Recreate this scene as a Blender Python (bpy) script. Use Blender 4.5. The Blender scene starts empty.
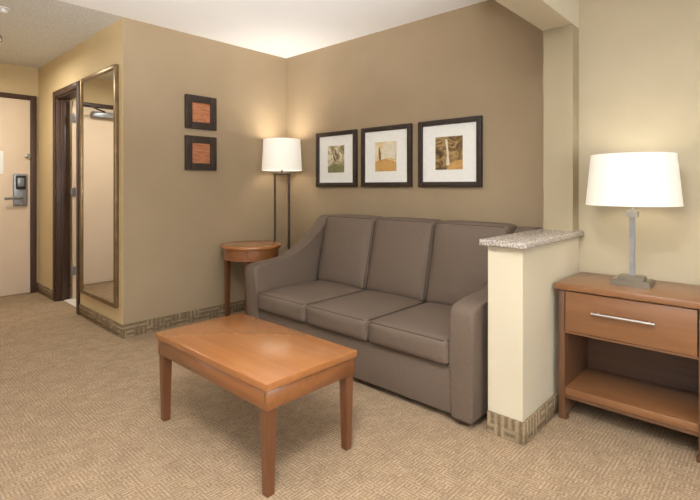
import bpy, bmesh, math
from mathutils import Vector, Matrix
S=bpy.context.scene
S.view_settings.view_transform='Standard'
S.view_settings.look='None'
S.view_settings.exposure=0.1

def lin(c):
    r=[]
    for v in c:
        v=v/255.0
        r.append(v/12.92 if v<=0.04045 else ((v+0.055)/1.055)**2.4)
    return (r[0],r[1],r[2],1.0)

# ---------------------------------------------------------------- materials
def newmat(name):
    m=bpy.data.materials.new(name); m.use_nodes=True
    nt=m.node_tree; b=nt.nodes['Principled BSDF']
    return m,nt,b
def N(nt,t,**k):
    n=nt.nodes.new(t)
    for a,v in k.items(): setattr(n,a,v)
    return n
def L(nt,a,b): nt.links.new(a,b)
def coords(nt,scale=(1,1,1)):
    tc=N(nt,'ShaderNodeTexCoord'); mp=N(nt,'ShaderNodeMapping')
    mp.inputs['Scale'].default_value=scale
    L(nt,tc.outputs['Object'],mp.inputs['Vector'])
    return mp.outputs['Vector']
def bump(nt,b,h,strength,dist=0.002):
    bp=N(nt,'ShaderNodeBump'); bp.inputs['Strength'].default_value=strength; bp.inputs['Distance'].default_value=dist
    L(nt,h,bp.inputs['Height']); L(nt,bp.outputs['Normal'],b.inputs['Normal'])
def ramp(nt,fac,stops):
    r=N(nt,'ShaderNodeValToRGB')
    e=r.color_ramp.elements
    while len(e)<len(stops): e.new(0.5)
    for i,(p,c) in enumerate(stops):
        e[i].position=p; e[i].color=c
    L(nt,fac,r.inputs['Fac']); return r.outputs['Color']
def noisy(name,c1,c2,scale=8,rough=.8,bs=0.0,bscale=120,detail=4,metal=0,spec=.4,stretch=(1,1,1),bdist=.002):
    m,nt,b=newmat(name)
    v=coords(nt,stretch)
    n=N(nt,'ShaderNodeTexNoise'); n.inputs['Scale'].default_value=scale; n.inputs['Detail'].default_value=detail
    L(nt,v,n.inputs['Vector'])
    L(nt,ramp(nt,n.outputs['Fac'],[(0.3,lin(c1)),(0.7,lin(c2))]),b.inputs['Base Color'])
    b.inputs['Roughness'].default_value=rough; b.inputs['Metallic'].default_value=metal
    b.inputs['Specular IOR Level'].default_value=spec
    if bs>0:
        n2=N(nt,'ShaderNodeTexNoise'); n2.inputs['Scale'].default_value=bscale; n2.inputs['Detail'].default_value=3
        L(nt,v,n2.inputs['Vector']); bump(nt,b,n2.outputs['Fac'],bs,bdist)
    return m
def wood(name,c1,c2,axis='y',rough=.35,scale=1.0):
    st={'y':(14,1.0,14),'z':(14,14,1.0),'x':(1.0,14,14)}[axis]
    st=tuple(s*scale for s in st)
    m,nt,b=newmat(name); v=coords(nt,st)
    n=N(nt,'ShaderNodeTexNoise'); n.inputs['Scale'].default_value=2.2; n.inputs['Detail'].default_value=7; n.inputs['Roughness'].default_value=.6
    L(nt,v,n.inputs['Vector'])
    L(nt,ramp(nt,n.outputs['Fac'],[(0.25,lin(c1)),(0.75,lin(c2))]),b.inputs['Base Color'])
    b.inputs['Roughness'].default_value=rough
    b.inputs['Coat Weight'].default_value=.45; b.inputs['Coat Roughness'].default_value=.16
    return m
def weave(name,dark,light,cell,nstr,rough=.95,plane='xy',bs=.5,amp=.6):
    m,nt,b=newmat(name)
    tc=N(nt,'ShaderNodeTexCoord')
    sep=N(nt,'ShaderNodeSeparateXYZ'); L(nt,tc.outputs['Object'],sep.inputs[0])
    comb=N(nt,'ShaderNodeCombineXYZ')
    if plane=='xy':
        L(nt,sep.outputs['X'],comb.inputs[0]); L(nt,sep.outputs['Y'],comb.inputs[1])
    else:
        ad=N(nt,'ShaderNodeMath',operation='ADD'); L(nt,sep.outputs['X'],ad.inputs[0]); L(nt,sep.outputs['Y'],ad.inputs[1])
        L(nt,ad.outputs[0],comb.inputs[0]); L(nt,sep.outputs['Z'],comb.inputs[1])
    sc=N(nt,'ShaderNodeVectorMath',operation='SCALE'); L(nt,comb.outputs[0],sc.inputs[0]); sc.inputs['Scale'].default_value=1.0/cell
    fl=N(nt,'ShaderNodeVectorMath',operation='FLOOR'); L(nt,sc.outputs[0],fl.inputs[0])
    wn=N(nt,'ShaderNodeTexWhiteNoise',noise_dimensions='2D'); L(nt,fl.outputs[0],wn.inputs['Vector'])
    gt=N(nt,'ShaderNodeMath',operation='GREATER_THAN'); L(nt,wn.outputs['Value'],gt.inputs[0]); gt.inputs[1].default_value=.5
    s2=N(nt,'ShaderNodeSeparateXYZ'); L(nt,sc.outputs[0],s2.inputs[0])
    mx=N(nt,'ShaderNodeMix',data_type='FLOAT'); L(nt,gt.outputs[0],mx.inputs[0]); L(nt,s2.outputs['X'],mx.inputs[2]); L(nt,s2.outputs['Y'],mx.inputs[3])
    mul=N(nt,'ShaderNodeMath',operation='MULTIPLY'); L(nt,mx.outputs[0],mul.inputs[0]); mul.inputs[1].default_value=nstr*2*math.pi
    sn=N(nt,'ShaderNodeMath',operation='SINE'); L(nt,mul.outputs[0],sn.inputs[0])
    mr=N(nt,'ShaderNodeMapRange'); L(nt,sn.outputs[0],mr.inputs[0]); mr.inputs[1].default_value=-.8; mr.inputs[2].default_value=.8
    nz=N(nt,'ShaderNodeTexNoise'); nz.inputs['Scale'].default_value=110; nz.inputs['Detail'].default_value=5; nz.inputs['Roughness'].default_value=.7; L(nt,tc.outputs['Object'],nz.inputs['Vector'])
    w2=N(nt,'ShaderNodeMapRange'); L(nt,wn.outputs['Color'],w2.inputs[0]); w2.inputs[3].default_value=.25; w2.inputs[4].default_value=1.0
    m3=N(nt,'ShaderNodeMath',operation='MULTIPLY'); L(nt,mr.outputs[0],m3.inputs[0]); L(nt,w2.outputs[0],m3.inputs[1])
    ml=N(nt,'ShaderNodeMath',operation='MULTIPLY_ADD'); L(nt,m3.outputs[0],ml.inputs[0]); ml.inputs[1].default_value=amp; L(nt,nz.outputs['Fac'],ml.inputs[2])
    col=ramp(nt,ml.outputs[0],[(0.3,lin(dark)),(.5+amp,lin(light))])
    big=N(nt,'ShaderNodeTexNoise'); big.inputs['Scale'].default_value=9; big.inputs['Detail'].default_value=8; big.inputs['Roughness'].default_value=.7; L(nt,tc.outputs['Object'],big.inputs['Vector'])
    r2=ramp(nt,big.outputs['Fac'],[(0.3,(.80,.80,.80,1)),(0.7,(1.08,1.08,1.08,1))])
    mm=N(nt,'ShaderNodeMix',data_type='RGBA',blend_type='MULTIPLY'); mm.inputs[0].default_value=1
    L(nt,col,mm.inputs[6]); L(nt,r2,mm.inputs[7]); L(nt,mm.outputs[2],b.inputs['Base Color'])
    b.inputs['Roughness'].default_value=rough; b.inputs['Specular IOR Level'].default_value=.15
    bump(nt,b,ml.outputs[0],bs,.003)
    return m

M={}
M['accent']=noisy('paint_taupe',(154,134,106),(159,139,111),3,.7,.35,160)
M['tan']=noisy('paint_tan',(200,178,136),(205,183,142),3,.75,.35,160)
M['greige']=noisy('paint_greige',(172,160,134),(178,166,140),3,.75,.35,140)
M['cream']=noisy('paint_cream',(196,186,162),(202,192,168),3,.75,.4,110)
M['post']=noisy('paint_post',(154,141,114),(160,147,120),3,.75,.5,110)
M['ceil']=noisy('ceiling_white',(252,252,252),(254,254,254),5,.9,.2,120)
M['popcorn']=noisy('ceiling_popcorn',(206,205,200),(234,233,228),70,.95,.9,90,bdist=.01)
M['carpet']=weave('carpet_pattern',(120,98,74),(178,155,127),.022,1.5,amp=.34,bs=.5)
M['baseb']=weave('carpet_border',(92,76,58),(160,141,112),.05,1.5,plane='wall',bs=.3)
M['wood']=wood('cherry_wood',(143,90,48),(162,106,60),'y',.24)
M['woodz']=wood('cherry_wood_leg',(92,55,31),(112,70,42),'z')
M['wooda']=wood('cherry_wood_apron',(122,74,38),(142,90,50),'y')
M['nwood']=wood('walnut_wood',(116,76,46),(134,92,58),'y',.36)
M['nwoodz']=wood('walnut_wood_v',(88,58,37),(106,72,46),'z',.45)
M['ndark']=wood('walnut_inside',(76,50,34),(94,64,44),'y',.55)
M['sofa']=noisy('sofa_fabric',(99,84,72),(105,90,77),90,.72,.3,400,spec=.35)
M['pipe']=noisy('sofa_piping',(60,49,41),(68,56,47),60,.8,0)
M['darkwood']=noisy('espresso_trim',(62,44,35),(78,56,45),20,.45,0,stretch=(1,1,.2))
M['frame']=noisy('espresso_frame',(46,36,30),(57,46,38),20,.4,0)
M['mat']=noisy('mat_board',(228,227,220),(234,233,227),40,.9,0)
M['door']=noisy('door_paint',(218,198,172),(224,204,180),3,.55,0)
M['gold']=noisy('mirror_frame_bronze',(112,92,62),(138,114,80),12,.35,0,metal=.6)
M['granite']=noisy('granite',(104,95,87),(200,190,178),110,.25,0,detail=6)
M['tile']=noisy('tile_floor',(222,218,208),(232,228,220),4,.4,0)
M['chrome']=noisy('brushed_nickel',(168,166,160),(176,174,168),5,.3,0,metal=.85)
M['nickeldark']=noisy('satin_nickel_base',(150,144,130),(160,154,140),10,.3,0,metal=.9)
M['bronze']=noisy('dark_bronze',(66,56,48),(84,72,62),30,.4,0,metal=.5)
M['black']=noisy('black_plastic',(26,26,28),(34,34,36),20,.4,0)
M['grey']=noisy('grey_metal',(140,142,146),(160,162,166),20,.35,0,metal=.6)
M['white']=noisy('white_paint',(236,236,232),(242,242,240),10,.6,0)
def mirror():
    m,nt,b=newmat('mirror_glass'); b.inputs['Metallic'].default_value=1; b.inputs['Roughness'].default_value=.02
    n=N(nt,'ShaderNodeTexNoise'); n.inputs['Scale'].default_value=2
    L(nt,ramp(nt,n.outputs['Fac'],[(0,(.86,.87,.86,1)),(1,(.9,.9,.89,1))]),b.inputs['Base Color']); return m
M['mirror']=mirror()
def shade(name,st,col=(255,240,214)):
    m,nt,b=newmat(name)
    b.inputs['Base Color'].default_value=lin((222,218,206)); b.inputs['Roughness'].default_value=.9
    tc=coords(nt,(1,1,1)); n=N(nt,'ShaderNodeTexNoise'); n.inputs['Scale'].default_value=200; L(nt,tc,n.inputs['Vector'])
    c=lin(col)
    L(nt,ramp(nt,n.outputs['Fac'],[(0.2,(c[0]*.95,c[1]*.95,c[2]*.95,1)),(0.8,c)]),b.inputs['Emission Color'])
    b.inputs['Emission Strength'].default_value=st
    return m
M['shade']=shade('lamp_shade_linen',.36,(255,244,226))
M['shade2']=shade('lamp_shade_linen_warm',.2,(255,246,230))
def emis(name,col,st):
    m,nt,b=newmat(name); b.inputs['Emission Color'].default_value=lin(col); b.inputs['Emission Strength'].default_value=st
    n=N(nt,'ShaderNodeTexNoise'); L(nt,ramp(nt,n.outputs['Fac'],[(0,lin(col)),(1,lin(col))]),b.inputs['Base Color']); return m
def art(name,stops,scale,dist,stretch,off=0):
    m,nt,b=newmat(name)
    tc=N(nt,'ShaderNodeTexCoord'); mp=N(nt,'ShaderNodeMapping'); mp.inputs['Scale'].default_value=stretch; mp.inputs['Location'].default_value=(off,off,off)
    L(nt,tc.outputs['Object'],mp.inputs['Vector'])
    n=N(nt,'ShaderNodeTexNoise'); n.inputs['Scale'].default_value=scale; n.inputs['Detail'].default_value=5; n.inputs['Distortion'].default_value=dist
    L(nt,mp.outputs['Vector'],n.inputs['Vector'])
    L(nt,ramp(nt,n.outputs['Fac'],[(p,lin(c)) for p,c in stops]),b.inputs['Base Color']); b.inputs['Roughness'].default_value=.6
    return m
M['art1']=art('art_print_meadow',[(.3,(122,104,70)),(.45,(160,146,106)),(.55,(204,196,168)),(.7,(218,212,190))],13,.8,(1,1,1))
M['art2']=art('art_print_autumn',[(.3,(196,150,84)),(.45,(212,188,140)),(.6,(224,214,186)),(.75,(176,124,66))],8,.6,(1,1,1),3)
M['art3']=art('art_print_canyon',[(.3,(62,48,28)),(.45,(116,90,52)),(.58,(172,142,90)),(.7,(80,62,38))],9,1.0,(1,1,1.6),7)
M['art4']=art('art_print_rust',[(.3,(128,72,44)),(.48,(182,118,78)),(.55,(140,82,52)),(.7,(192,130,88))],5,.6,(1,1,11))
M['ink1']=noisy('print_ink_brown',(104,84,54),(134,110,74),60,.6)
M['ink2']=noisy('print_ink_amber',(184,140,76),(206,164,100),60,.6)
M['ink3']=noisy('print_ink_cream',(206,196,170),(226,218,196),60,.6)
M['ink4']=noisy('print_ink_moss',(112,108,72),(136,130,90),60,.6)

# ---------------------------------------------------------------- geometry helpers
def link(o,parent=None):
    S.collection.objects.link(o)
    if parent:
        o.parent=parent; o.matrix_parent_inverse=Matrix.Translation(-parent.location)
    return o
def empty(name,loc):
    e=bpy.data.objects.new(name,None); e.location=loc; e.empty_display_size=.1; S.collection.objects.link(e); return e
def fin(name,bm,mat,parent=None,smooth=False):
    bmesh.ops.recalc_face_normals(bm,faces=bm.faces)
    me=bpy.data.meshes.new(name); bm.to_mesh(me); bm.free()
    if smooth:
        for p in me.polygons: p.use_smooth=True
        try: me.set_sharp_from_angle(angle=math.radians(45))
        except Exception: pass
    me.materials.append(mat)
    return link(bpy.data.objects.new(name,me),parent)
def box(name,a,b,mat,parent=None,bev=0.0,seg=2):
    bm=bmesh.new(); bmesh.ops.create_cube(bm,size=1)
    for v in bm.verts:
        v.co=Vector([(a[i]+b[i])/2+v.co[i]*(b[i]-a[i]) for i in range(3)])
    if bev>0: bmesh.ops.bevel(bm,geom=bm.edges[:],offset=bev,segments=seg,profile=.5,affect='EDGES')
    return fin(name,bm,M[mat],parent,bev>0)
def taper(name,c,z0,z1,w0,w1,mat,parent,bev=.003,sh=(0,0)):
    bm=bmesh.new(); bmesh.ops.create_cube(bm,size=1)
    for v in bm.verts:
        t=v.co.z+.5; w=w0+(w1-w0)*t
        v.co=Vector((c[0]+sh[0]*(1-t)+v.co.x*w,c[1]+sh[1]*(1-t)+v.co.y*w,z0+(z1-z0)*t))
    bmesh.ops.bevel(bm,geom=bm.edges[:],offset=bev,segments=2,affect='EDGES')
    return fin(name,bm,M[mat],parent,True)
def lathe(name,c,prof,mat,parent,n=48,closed=False):
    bm=bmesh.new(); rings=[]
    for r,z in prof:
        rings.append([bm.verts.new((c[0]+r*math.cos(2*math.pi*i/n),c[1]+r*math.sin(2*math.pi*i/n),z)) for i in range(n)])
    k=len(rings)
    for j in range(k if closed else k-1):
        A=rings[j];B=rings[(j+1)%k]
        for i in range(n): bm.faces.new((A[i],A[(i+1)%n],B[(i+1)%n],B[i]))
    if not closed:
        if prof[0][0]>1e-4: bm.faces.new(rings[0][::-1])
        if prof[-1][0]>1e-4: bm.faces.new(rings[-1])
    return fin(name,bm,M[mat],parent,True)
def tube(name,pts,r,mat,parent,cyc=False):
    cu=bpy.data.curves.new(name,'CURVE'); cu.dimensions='3D'; cu.bevel_depth=r; cu.bevel_resolution=3; cu.use_fill_caps=True
    sp=cu.splines.new('POLY'); sp.points.add(len(pts)-1)
    for i,p in enumerate(pts): sp.points[i].co=(*p,1)
    sp.use_cyclic_u=cyc
    cu.materials.append(M[mat]); return link(bpy.data.objects.new(name,cu),parent)
def prism(name,outline,y0,y1,mat,parent,bev=.02,seg=4,flare=0.0):
    bm=bmesh.new()
    A=[bm.verts.new((x,y0,z)) for x,z in outline]; B=[bm.verts.new((x,y1,z)) for x,z in outline]
    n=len(A); f1=bm.faces.new(A); f2=bm.faces.new(B[::-1])
    for i in range(n): bm.faces.new((A[i],B[i],B[(i+1)%n],A[(i+1)%n]))
    es=list(set(f1.edges[:]+f2.edges[:]))
    bmesh.ops.bevel(bm,geom=es,offset=bev,segments=seg,affect='EDGES',profile=.5)
    if flare:
        for v in bm.verts:
            t=max(0,min(1,(v.co.z-.1)/.5)); v.co.y+=flare*t*t
    return fin(name,bm,M[mat],parent,True)
def cushion(name,a,b,mat,parent,puff=(0.01,0,0.02),bev=.03,lean=0.0,pipe=None):
    bm=bmesh.new(); bmesh.ops.create_cube(bm,size=2)
    bmesh.ops.subdivide_edges(bm,edges=bm.edges[:],cuts=11,use_grid_fill=True)
    h=[(b[i]-a[i])/2 for i in range(3)]; c=[(b[i]+a[i])/2 for i in range(3)]
    def shape(u):
        q=Vector([u[i]*h[i] for i in range(3)])
        inner=Vector([max(-(h[i]-bev),min(h[i]-bev,q[i])) for i in range(3)])
        d=q-inner
        if d.length>bev: d=d.normalized()*bev
        q=inner+d
        w=[1-min(1,abs(u[i]))**2.5 for i in range(3)]
        q.x+=puff[0]*u[0]*w[1]*w[2]; q.y+=puff[1]*u[1]*w[0]*w[2]; q.z+=puff[2]*u[2]*w[0]*w[1]
        t=(u[2]+1)/2
        return Vector((c[0]+q.x+lean*t,c[1]+q.y,c[2]+q.z))
    for v in bm.verts:
        u=[math.copysign(1-(1-abs(x))**1.6,x) for x in v.co]
        v.co=shape(u)
    o=fin(name,bm,M[mat],parent,False)
    for p in o.data.polygons: p.use_smooth=True
    if pipe:
        k=.3*bev
        X0,X1,Y0,Y1,Z0,Z1=a[0]+k,b[0]-k,a[1]+k,b[1]-k,a[2]+k,b[2]-k
        if pipe=='top':
            for zz,nm in ((Z1,'top'),(Z0,'bottom')):
                r=.02
                tube(name+'_piping_'+nm,[(X0,Y0+r,zz),(X0,Y1-r,zz),(X0+r,Y1,zz),(X1,Y1,zz),(X1,Y0,zz),(X0+r,Y0,zz)],.0032,'pipe',parent,True)
        if pipe=='front':
            r=.02
            tube(name+'_piping',[(X0,Y0,Z0),(X0,Y1,Z0),(X0+lean*.97,Y1,Z1-r),(X0+lean,Y1-r,Z1),(X0+lean,Y0+r,Z1),(X0+lean*.97,Y0,Z1-r)],.0032,'pipe',parent,True)
    return o

# ---------------------------------------------------------------- camera
F=470.0; YAW=math.radians(47.06); HC=1.155; H=2.44
cam=bpy.data.cameras.new('camera'); co=bpy.data.objects.new('camera',cam); S.collection.objects.link(co)
cam.sensor_width=36; cam.lens=36*F/700; cam.shift_y=-(250-186)/700.0*1.0
co.location=(0,0,HC); co.rotation_euler=(math.radians(90),0,-YAW); S.camera=co
cam.clip_start=.05

# ---------------------------------------------------------------- room
XB=3.027; XD=2.84; YA=3.697; XC=1.44; YE=6.0; XL=-1.8; YB=-2.2; XH=.2
PY0,PY1=.866,1.033; PX=2.065
box('floor',(XL-.1,YB-.1,-.1),(3.3,YE+.12,0),'carpet')
box('floor_bathroom',(XC+.06,YA+.12,0),(XB+.12,YE,.006),'tile')
box('ceiling',(XL-.1,YB-.1,H),(3.3,YA,H+.1),'ceil')
box('ceiling_hallway',(XH-.12,YA,H),(3.3,YE+.12,H+.1),'popcorn')
box('wall_back',(XC+.0005,YA,0),(XB,YA+.12,H),'accent')
box('wall_right',(XB,PY1-.1,0),(XB+.12,YE,H),'accent')
box('wall_near_right',(XD,YB,0),(XB+.12,PY1-.1,H),'greige')
D0,D1,DT=4.71,5.36,2.04
box('wall_hallway_right',(XC,YA+.0005,0),(XC+.12,D0,H),'tan')
box('wall_hallway_far',(XC,D1,0),(XC+.12,YE,H),'tan')
box('wall_hallway_lintel',(XC,D0,DT),(XC+.12,D1,H),'tan')
box('wall_entry',(XH-.12,YE,0),(XB+.12,YE+.12,H),'tan')
box('wall_hallway_left',(XH-.12,YA,0),(XH,YE,H),'tan')
box('wall_back_left',(XL,YA,0),(XH-.12,YA+.12,H),'white')
box('wall_left',(XL-.12,YB,0),(XL,YA+.12,H),'white')
WX0,WX1,WZ0,WZ1=-1.2,1.4,.7,2.15
box('wall_behind_lower',(XL,YB-.12,0),(XB+.12,YB,WZ0),'white')
box('wall_behind_upper',(XL,YB-.12,WZ1),(XB+.12,YB,H),'white')
box('wall_behind_left',(XL,YB-.12,WZ0),(WX0,YB,WZ1),'white')
box('wall_behind_right',(WX1,YB-.12,WZ0),(XB+.12,YB,WZ1),'white')
w=empty('fill_window_1',((WX0+WX1)/2,YB,WZ0))  # unseen window, made up behind the camera to carry fill light
box('frame_bottom',(WX0,YB-.1,WZ0),(WX1,YB+.01,WZ0+.05),'white',w)
box('frame_top',(WX0,YB-.1,WZ1-.05),(WX1,YB+.01,WZ1),'white',w)
for i,x in enumerate((WX0,(WX0+WX1)/2-.025,WX1-.05)): box('mullion_%d'%i,(x,YB-.1,WZ0+.05),(x+.05,YB+.01,WZ1-.05),'white',w)
M['fill_glow']=emis('window_fill',(235,242,255),1.0)  # glowing pane added to the made-up window
box('fill_pane',(WX0,YB-.11,WZ0),(WX1,YB-.1,WZ1),'fill_glow',w)
# partition
box('wall_partition',(PX,PY0,0),(XB-.001,PY1,.875),'cream')
box('wall_post',(2.74,PY0+.002,.875),(XB-.001,PY1-.005,2.05),'post')
box('wall_header',(PX,PY0,2.05),(XB-.001,PY1,H),'cream')
box('granite_ledge',(PX-.035,PY0-.03,.875),(XD-.002,PY1+.03,.905),'granite',None,.006)
bb=.10; t=.012
def base(nm,a,b): box('baseboard_'+nm,a,b,'baseb',None,.002,1)
base('back',(XC-t,YA-t,0),(XB-t,YA,bb))
base('right',(XB-t,PY1,0),(XB,YA,bb))
base('hallway_right',(XC-t,YA,0),(XC,D0-.06,bb))
base('hallway_far',(XC-t,D1+.06,0),(XC,YE-t,bb))
base('entry',(1.44-t-.001,YE-t,0),(XC,YE,bb))
base('hallway_left',(XH,YA-t,0),(XH+t,YE,bb))
base('partition_front',(PX-t,PY0-t,0),(XD-t,PY0,bb))
base('partition_end',(PX-t,PY0,0),(PX,PY1,bb))
base('near_right',(XD-t,YB,0),(XD,PY0-t,bb))
base('left',(XL,YB,0),(XL+t,YA,bb))
tr=empty('trim_1',(XC,D0,0))
for nm,a,b in (('casing_near',(XC-.015,D0-.06,0),(XC,D0,DT+.06)),('casing_far',(XC-.015,D1,0),(XC,D1+.06,DT+.06)),
    ('casing_head',(XC-.015,D0,DT),(XC,D1,DT+.06)),('jamb_near',(XC,D0-.001,0),(XC+.12,D0+.015,DT)),('jamb_far',(XC,D1-.015,0),(XC+.12,D1+.001,DT)),
    ('jamb_head',(XC,D0+.015,DT-.015),(XC+.12,D1-.015,DT)),('stop_far',(XC+.04,D1-.028,0),(XC+.08,D1-.015,DT-.015))):
    box(nm,a,b,'darkwood',tr,.002,1)
d2=empty('door_2',(XC+.13,D1-.03,0))
box('leaf',(XC+.135,D1-.06,.012),(XC+.135+.62,D1-.02,DT-.02),'door',d2,.003)
for i,z in enumerate((.25,1.05,1.8)): box('hinge_%d'%i,(XC+.115,D1-.066,z),(XC+.16,D1-.056,z+.09),'grey',d2,.001)
tube('lever',[(XC+.70,D1-.062,1.0),(XC+.70,D1-.11,1.0),(XC+.60,D1-.11,1.0)],.009,'chrome',d2)
E0,E1=.46,1.365
tr2=empty('trim_2',(E0,YE,0))
box('casing_right',(E1,YE-.03,0),(E1+.055,YE,2.13),'darkwood',tr2,.003)
box('casing_left',(E0-.055,YE-.03,0),(E0,YE,2.13),'darkwood',tr2,.003)
box('casing_head',(E0,YE-.03,2.08),(E1,YE,2.13),'darkwood',tr2,.003)
d1=empty('door_1',((E0+E1)/2,YE,0))
box('leaf',(E0+.003,YE-.02,.01),(E1-.003,YE-.0005,2.077),'door',d1,.002)
box('lock_plate',(1.205,YE-.045,.94),(1.335,YE-.02,1.285),'grey',d1,.012,3)
box('lock_keypad',(1.225,YE-.06,1.12),(1.315,YE-.045,1.265),'black',d1,.006,2)
box('lock_display',(1.24,YE-.064,1.15),(1.30,YE-.06,1.24),'grey',d1,.003,2)
tube('lever',[(1.275,YE-.045,1.03),(1.275,YE-.09,1.03),(1.12,YE-.09,1.025)],.013,'grey',d1)
box('deadbolt_thumb',(1.262,YE-.065,.955),(1.288,YE-.045,.975),'chrome',d1,.003)
box('security_latch',(1.31,YE-.05,1.46),(1.36,YE-.02,1.50),'chrome',d1,.004)
box('notice',(.99,YE-.022,1.28),(1.125,YE-.0195,1.52),'white',d1)
box('closer_body',(.62,YE-.09,1.96),(.88,YE-.02,2.03),'grey',d1,.01)
tube('closer_arm',[(.75,YE-.09,2.03),(.95,YE-.25,2.05),(1.05,YE-.04,2.09)],.009,'black',d1)
lathe('ceiling_sprinkler',(.78,4.15),[(0,H-.03),(.02,H-.03),(.03,H-.02),(.012,H-.015),(.012,H-.006),(.04,H-.004),(.04,H)],'white',None,20)

# mirror
m=empty('wall_mirror',(XC,4.18,1.15))
y0,y1,z0,z1=3.775,4.575,.215,2.095; fw=.034
box('glass',(XC-.018,y0+fw*.8,z0+fw*.8),(XC-.001,y1-fw*.8,z1-fw*.8),'mirror',m)
box('frame_near',(XC-.03,y0,z0),(XC,y0+fw,z1),'gold',m,.005)
box('frame_far',(XC-.03,y1-fw,z0),(XC,y1,z1),'gold',m,.005)
box('frame_top',(XC-.0295,y0+fw*.9,z1-fw),(XC,y1-fw*.9,z1),'gold',m,.005)
box('frame_bottom',(XC-.0295,y0+fw*.9,z0),(XC,y1-fw*.9,z0+fw),'gold',m,.005)

# pictures
def poly(nm,X,pts,mat,e):
    bm=bmesh.new(); bm.faces.new([bm.verts.new((X,y,z)) for y,z in pts]); fin(nm,bm,M[mat],e)
def leaf(nm,X,cy,cz,l,wd,ang,mat,e):
    pts=[]
    for i in range(20):
        a=2*math.pi*i/20; u=l*math.cos(a); v=wd*math.sin(a)*(1-.35*math.cos(a))
        pts.append((cy+u*math.cos(ang)-v*math.sin(ang),cz+u*math.sin(ang)+v*math.cos(ang)))
    poly(nm,X,pts,mat,e)
def pic_right(name,y0,y1,z0,z1,artm,kind,fw=.038,mw=.150):
    e=empty(name,(XB,(y0+y1)/2,(z0+z1)/2)); X=XB-.001
    box('frame_l',(X-.03,y0,z0),(X,y0+fw,z1),'frame',e,.004); box('frame_r',(X-.03,y1-fw,z0),(X,y1,z1),'frame',e,.004)
    box('frame_b',(X-.03,y0+fw-.003,z0),(X,y1-fw+.003,z0+fw),'frame',e,.004); box('frame_t',(X-.03,y0+fw-.003,z1-fw),(X,y1-fw+.003,z1),'frame',e,.004)
    box('mat_board',(X-.014,y0+fw-.004,z0+fw-.004),(X-.004,y1-fw+.004,z1-fw+.004),'mat',e)
    a,b,c,d=y0+mw,y1-mw,z0+mw*.85,z1-mw*.85
    box('print',(X-.016,a,c),(X-.0138,b,d),artm,e)
    cy,cz=(a+b)/2,(c+d)/2; W=b-a; Hh=d-c; q=X-.0165
    if kind==1:
        poly('print_ground',q,[(a,c),(b,c),(b,c+Hh*.22),(cy,c+Hh*.34),(a,c+Hh*.2)],'ink4',e)
        for i,(dy,dz,l,an) in enumerate(((.1,.05,.035,1.2),(-.1,.12,.035,1.9),(.0,.24,.03,1.5))):
            leaf('print_leaf_%d'%i,q-.0002*(i+1),cy+dy*W,cz+dz*Hh,l,.012,an,'ink1',e)
        tube('print_stem',[(q,cy,c+.01),(q,cy+.01,cz+.05)],.0015,'ink1',e)
    if kind==2:
        poly('print_field',q,[(a,c),(b,c),(b,c+Hh*.35),(cy,c+Hh*.42),(a,c+Hh*.3)],'ink2',e)
        poly('print_light',q-.0002,[(a+.01,cz-.02),(cy+.02,cz+.0),(cy+.02,d-.015),(a+.01,d-.02)],'ink3',e)
        leaf('print_leaf',q-.0004,cy+.28*W,cz+.1*Hh,.06,.012,1.5,'ink1',e)
    if kind==3:
        poly('print_waterfall',q,[(cy-.01,c+.03),(cy+.02,c+.03),(cy+.015,cz),(cy+.03,d-.02),(cy+.012,d-.02),(cy+.0,cz)],'ink3',e)
        poly('print_bank',q-.0002,[(a,c),(cy+.02,c),(cy-.02,c+.05),(a,c+.07)],'ink2',e)
pic_right('framed_picture',2.722,3.227,1.148,1.645,'art1',1)
pic_right('framed_picture.001',2.144,2.664,1.148,1.645,'art2',2)
pic_right('framed_picture.002',1.551,2.078,1.148,1.645,'art3',3)
def pic_back(name,x0,x1,z0,z1):
    e=empty(name,((x0+x1)/2,YA,(z0+z1)/2)); Y=YA-.001; fw=.06
    box('frame_l',(x0,Y-.03,z0),(x0+fw,Y,z1),'frame',e,.005); box('frame_r',(x1-fw,Y-.03,z0),(x1,Y,z1),'frame',e,.005)
    box('frame_b',(x0+fw-.004,Y-.03,z0),(x1-fw+.004,Y,z0+fw),'frame',e,.005); box('frame_t',(x0+fw-.004,Y-.03,z1-fw),(x1-fw+.004,Y,z1),'frame',e,.005)
    box('print',(x0+fw-.005,Y-.016,z0+fw-.005),(x1-fw+.005,Y-.004,z1-fw+.005),'art4',e)
pic_back('small_framed_picture',1.935,2.225,1.64,1.925)
pic_back('small_framed_picture.001',1.935,2.225,1.29,1.58)

# ---------------------------------------------------------------- sofa
s=empty('sofa',(2.45,1.99,0))
SX0=2.0; SX1=2.90; SY0=1.075; SY1=2.885; aw=.13
arm=[(SX0+.005,.035),(SX0,.35),(SX0-.004,.53),(SX0+.006,.565),(SX0+.03,.582),(SX0+.15,.59),(SX0+.3,.60),(SX0+.42,.622),(SX0+.52,.665),(SX0+.60,.73),(SX0+.66,.80),(SX0+.71,.87),(SX0+.76,.905),(SX0+.82,.91),(SX1,.90),(SX1,.035)]
prism('arm_right',arm,SY0,SY0+aw,'sofa',s,.022,4)
prism('arm_left',arm,SY1-aw,SY1,'sofa',s,.022,4,.04)
box('base',(SX0+.02,SY0+aw-.01,.035),(SX1-.02,SY1-aw+.01,.275),'sofa',s,.012)
box('back_frame',(SX1-.14,SY0+.02,.05),(SX1-.005,SY1-.02,.895),'sofa',s,.03,4)
cw=(SY1-SY0-2*aw)/3
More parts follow.
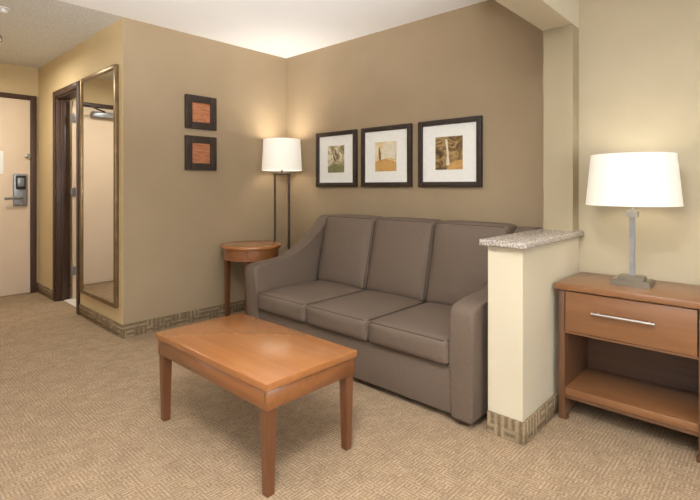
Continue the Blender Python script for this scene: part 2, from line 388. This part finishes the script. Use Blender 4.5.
for i in range(3):
    a=SY0+aw+i*cw; b=a+cw
    cushion('seat_cushion_%d'%(i+1),(SX0-.015,a+.003,.275),(SX0+.64,b-.003,.405),'sofa',s,(.012,0,.022),.028,pipe='top')
    cushion('back_cushion_%d'%(i+1),(SX0+.55,a+.003,.395),(SX0+.73,b-.003,.92),'sofa',s,(.035,0,.008),.035,lean=.115,pipe='front')
for i,(x,y) in enumerate(((SX0+.06,SY0+.07),(SX0+.06,SY1-.07),(SX1-.07,SY0+.07),(SX1-.07,SY1-.07))):
    taper('foot_%d'%(i+1),(x,y),0,.04,.045,.055,'darkwood',s)

# ---------------------------------------------------------------- coffee table
c=empty('coffee_table',(1.31,1.9,0))
tx0,tx1,ty0,ty1,tz=1.045,1.54,1.388,2.285,.432
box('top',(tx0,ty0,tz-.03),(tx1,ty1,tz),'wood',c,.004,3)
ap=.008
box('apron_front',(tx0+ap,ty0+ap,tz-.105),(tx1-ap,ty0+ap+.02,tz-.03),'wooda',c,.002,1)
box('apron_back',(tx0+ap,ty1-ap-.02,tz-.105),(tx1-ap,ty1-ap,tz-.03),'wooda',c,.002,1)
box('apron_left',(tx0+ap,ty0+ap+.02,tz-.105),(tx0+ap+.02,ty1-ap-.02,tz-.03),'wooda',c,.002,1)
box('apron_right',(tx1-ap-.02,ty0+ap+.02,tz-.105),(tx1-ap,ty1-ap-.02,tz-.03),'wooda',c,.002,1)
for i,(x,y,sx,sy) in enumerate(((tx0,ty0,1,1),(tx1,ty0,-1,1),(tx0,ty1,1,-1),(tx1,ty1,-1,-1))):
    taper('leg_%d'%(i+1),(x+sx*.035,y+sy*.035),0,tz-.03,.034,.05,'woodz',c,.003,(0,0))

# ---------------------------------------------------------------- end table
e=empty('round_end_table',(2.40,3.40,0)); ec=(2.40,3.40)
lathe('top',ec,[(.0,.625),(.245,.625),(.258,.629),(.262,.637),(.262,.647),(.257,.654),(.25,.656),(0,.656)],'wood',e,64)
lathe('apron',ec,[(.215,.535),(.235,.535),(.235,.625),(.215,.625)],'wooda',e,64,True)
for i in range(4):
    an=math.radians(47+90*i); 
    taper('leg_%d'%(i+1),(ec[0]+.205*math.cos(an),ec[1]+.205*math.sin(an)),0,.625,.03,.048,'woodz',e)

# ---------------------------------------------------------------- floor lamp
f=empty('floor_lamp',(2.80,3.48,0)); fc=(2.80,3.48)
rx,ry=.6812,-.7321
box('base_plate',(fc[0]-.13,fc[1]-.13,0),(fc[0]+.13,fc[1]+.13,.022),'bronze',f,.004)
for i,sg in enumerate((-1,1)):
    px,py=fc[0]+sg*.066*rx,fc[1]+sg*.066*ry
    tube('pole_%d'%(i+1),[(px,py,.02),(px,py,1.275)],.011,'bronze',f)
tube('crossbar',[(fc[0]-.066*rx,fc[1]-.066*ry,1.272),(fc[0]+.066*rx,fc[1]+.066*ry,1.272)],.011,'bronze',f)
tube('stem',[(fc[0],fc[1],1.27),(fc[0],fc[1],1.39)],.008,'bronze',f)
for i in range(3):
    an=i*2.094
    tube('spider_%d'%i,[(fc[0],fc[1],1.38),(fc[0]+.18*math.cos(an),fc[1]+.18*math.sin(an),1.40)],.003,'bronze',f)
def drum(nm,c,r0,r1,z0,z1,mat,p):
    lathe(nm,c,[(r0,z0),(r1,z1),(r1-.004,z1),(r0-.004,z0)],mat,p,64,True)
drum('shade',fc,.188,.172,1.30,1.592,'shade',f)
lathe('bulb',fc,[(0,1.39),(.015,1.39),(.03,1.43),(.032,1.46),(.02,1.49),(0,1.495)],'white',f,20)

# ---------------------------------------------------------------- nightstand
n=empty('nightstand',(2.6,.55,0))
nx0,nx1,ny0,ny1,nz=2.42,2.82,.24,.835,.675
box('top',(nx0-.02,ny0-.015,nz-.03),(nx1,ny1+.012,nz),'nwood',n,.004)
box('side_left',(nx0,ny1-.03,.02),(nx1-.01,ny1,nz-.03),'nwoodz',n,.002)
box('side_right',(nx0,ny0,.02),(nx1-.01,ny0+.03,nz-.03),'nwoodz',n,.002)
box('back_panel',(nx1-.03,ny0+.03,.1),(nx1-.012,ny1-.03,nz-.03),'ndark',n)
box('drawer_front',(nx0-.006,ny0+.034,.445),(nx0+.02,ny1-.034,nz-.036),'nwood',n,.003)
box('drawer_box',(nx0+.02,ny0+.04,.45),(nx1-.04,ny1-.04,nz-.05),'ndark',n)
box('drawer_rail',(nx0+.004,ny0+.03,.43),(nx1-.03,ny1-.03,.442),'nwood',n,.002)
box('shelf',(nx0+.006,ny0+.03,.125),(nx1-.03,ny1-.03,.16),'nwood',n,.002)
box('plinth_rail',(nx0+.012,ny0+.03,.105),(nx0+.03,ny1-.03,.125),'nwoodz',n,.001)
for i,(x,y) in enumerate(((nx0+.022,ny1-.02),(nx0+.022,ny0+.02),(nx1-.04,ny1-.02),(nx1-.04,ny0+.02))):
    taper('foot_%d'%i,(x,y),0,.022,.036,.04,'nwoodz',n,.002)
tube('handle_bar',[(nx0-.035,.42,.555),(nx0-.035,.675,.555)],.006,'chrome',n)
for i,y in enumerate((.445,.65)): tube('handle_post_%d'%i,[(nx0-.005,y,.555),(nx0-.035,y,.555)],.005,'chrome',n)

# ---------------------------------------------------------------- table lamp
lc=(2.60,.55); tl=empty('table_lamp',(lc[0],lc[1],nz))
def rbox(nm,c,w,d,z0,z1,mat,p,bev=.003):
    bm=bmesh.new(); bmesh.ops.create_cube(bm,size=1)
    for v in bm.verts:
        v.co=Vector((c[0]+v.co.x*d,c[1]+v.co.y*w,(z0+z1)/2+v.co.z*(z1-z0)))
    bmesh.ops.bevel(bm,geom=bm.edges[:],offset=bev,segments=2,affect='EDGES')
    return fin(nm,bm,M[mat],p,True)
rbox('base_plate',lc,.165,.12,nz,nz+.03,'nickeldark',tl)
rbox('base_step',lc,.11,.08,nz+.03,nz+.046,'nickeldark',tl)
rbox('post',lc,.022,.022,nz+.046,1.015,'grey',tl,.003)
rbox('collar',lc,.05,.034,1.005,1.035,'chrome',tl)
tube('stem',[(lc[0],lc[1],1.03),(lc[0],lc[1],1.16)],.007,'chrome',tl)
for i in range(3):
    an=i*2.094+.5
    tube('spider_%d'%i,[(lc[0],lc[1],1.14),(lc[0]+.187*math.cos(an),lc[1]+.187*math.sin(an),1.16)],.003,'chrome',tl)
drum('shade',lc,.203,.180,1.062,1.307,'shade2',tl)
lathe('bulb',lc,[(0,1.15),(.015,1.15),(.03,1.19),(.032,1.22),(.02,1.25),(0,1.255)],'white',tl,20)

# ---------------------------------------------------------------- made-up fill lamps, unseen, added to light the room
u=empty('fill_torchiere',(-.9,-.6,0))  # made-up torchiere, unseen, holds an added uplight
lathe('base',(-.9,-.6),[(0,0),(.14,0),(.14,.02),(.02,.03),(0,.03)],'bronze',u)
tube('pole',[(-.9,-.6,.02),(-.9,-.6,1.7)],.013,'bronze',u)
lathe('bowl',(-.9,-.6),[(.02,1.7),(.15,1.76),(.19,1.82),(.185,1.82),(.14,1.77),(.02,1.715)],'bronze',u,40,True)
u2=empty('fill_flash',(-.5,-.35,0))  # made-up flash stand, unseen, added to brighten the ceiling
taper('stand',(-.5,-.35),0,1.06,.03,.025,'black',u2)
lathe('stand_foot',(-.5,-.35),[(0,0),(.2,0),(.2,.015),(.03,.03),(0,.03)],'black',u2)
box('head',(-.56,-.41,1.04),(-.44,-.29,1.14),'black',u2,.01)
def fill_fixture(nm,x,y):  # made-up ceiling fixture, unseen, housing for added fill light
    q=empty(nm,(x,y,H))
    M.setdefault('glow',emis('fill_diffuser',(255,246,232),1.2))
    lathe('rim',(x,y),[(.17,H-.03),(.18,H-.03),(.18,H),(.17,H)],'chrome',q,40,True)
    lathe('diffuser',(x,y),[(0,H-.07),(.08,H-.064),(.14,H-.045),(.17,H-.02),(.17,H-.001),(0,H-.001)],'glow',q,40)
fill_fixture('ceiling_fill',.3,.4); fill_fixture('ceiling_fill.001',.75,5.0)

def light(nm,typ,loc,en,col=(1,1,1),**k):
    l=bpy.data.lights.new(nm,typ); l.energy=en; l.color=col
    for a,v in k.items():
        if a!='rot': setattr(l,a,v)
    o=bpy.data.objects.new(nm,l); o.location=loc
    if 'rot' in k: o.rotation_euler=k['rot']
    S.collection.objects.link(o); return o
R=math.radians
light('window_fill','AREA',((WX0+WX1)/2,YB+.05,1.45),42,(.92,.96,1),shape='RECTANGLE',size=2.4,size_y=1.35,rot=(R(90),0,0))  # added area fill from behind the camera
light('fill_torchiere_light','SPOT',(-.9,-.6,1.80),260,(1,.99,.98),spot_size=R(165),spot_blend=1,shadow_soft_size=.12,rot=(R(180),0,0))  # added upward fill for ceiling bounce
fl=light('fill_flash_light','SPOT',(-.5,-.35,1.2),1150,(.98,.99,1),spot_size=R(70),spot_blend=1,shadow_soft_size=.15)  # added spot fill aimed at the ceiling over the sofa
fl.rotation_euler=(Vector((1.35,2.2,3.35))-Vector((-.5,-.35,1.2))).to_track_quat('-Z','Y').to_euler()
light('ceiling_fill_light','AREA',(.3,.4,H-.09),42,(1,.97,.93),shape='DISK',size=.5)  # added downward fill under the made-up room fixture
light('hall_fill_light','AREA',(.75,5.0,H-.09),18,(1,.95,.85),shape='DISK',size=.35)  # added downward fill under the made-up hallway fixture
light('bath_light','POINT',(2.3,4.8,2.2),22,(1,.95,.88),shadow_soft_size=.15)
light('floor_lamp_bulb','POINT',(fc[0],fc[1],1.50),5,(1,.9,.76),shadow_soft_size=.08)
light('floor_lamp_uplight','SPOT',(fc[0],fc[1],1.52),14,(1,.96,.90),spot_size=R(120),spot_blend=1,shadow_soft_size=.1,rot=(R(180),0,0))
light('table_lamp_bulb','POINT',(lc[0],lc[1],1.20),3.4,(1,.92,.8),shadow_soft_size=.08)
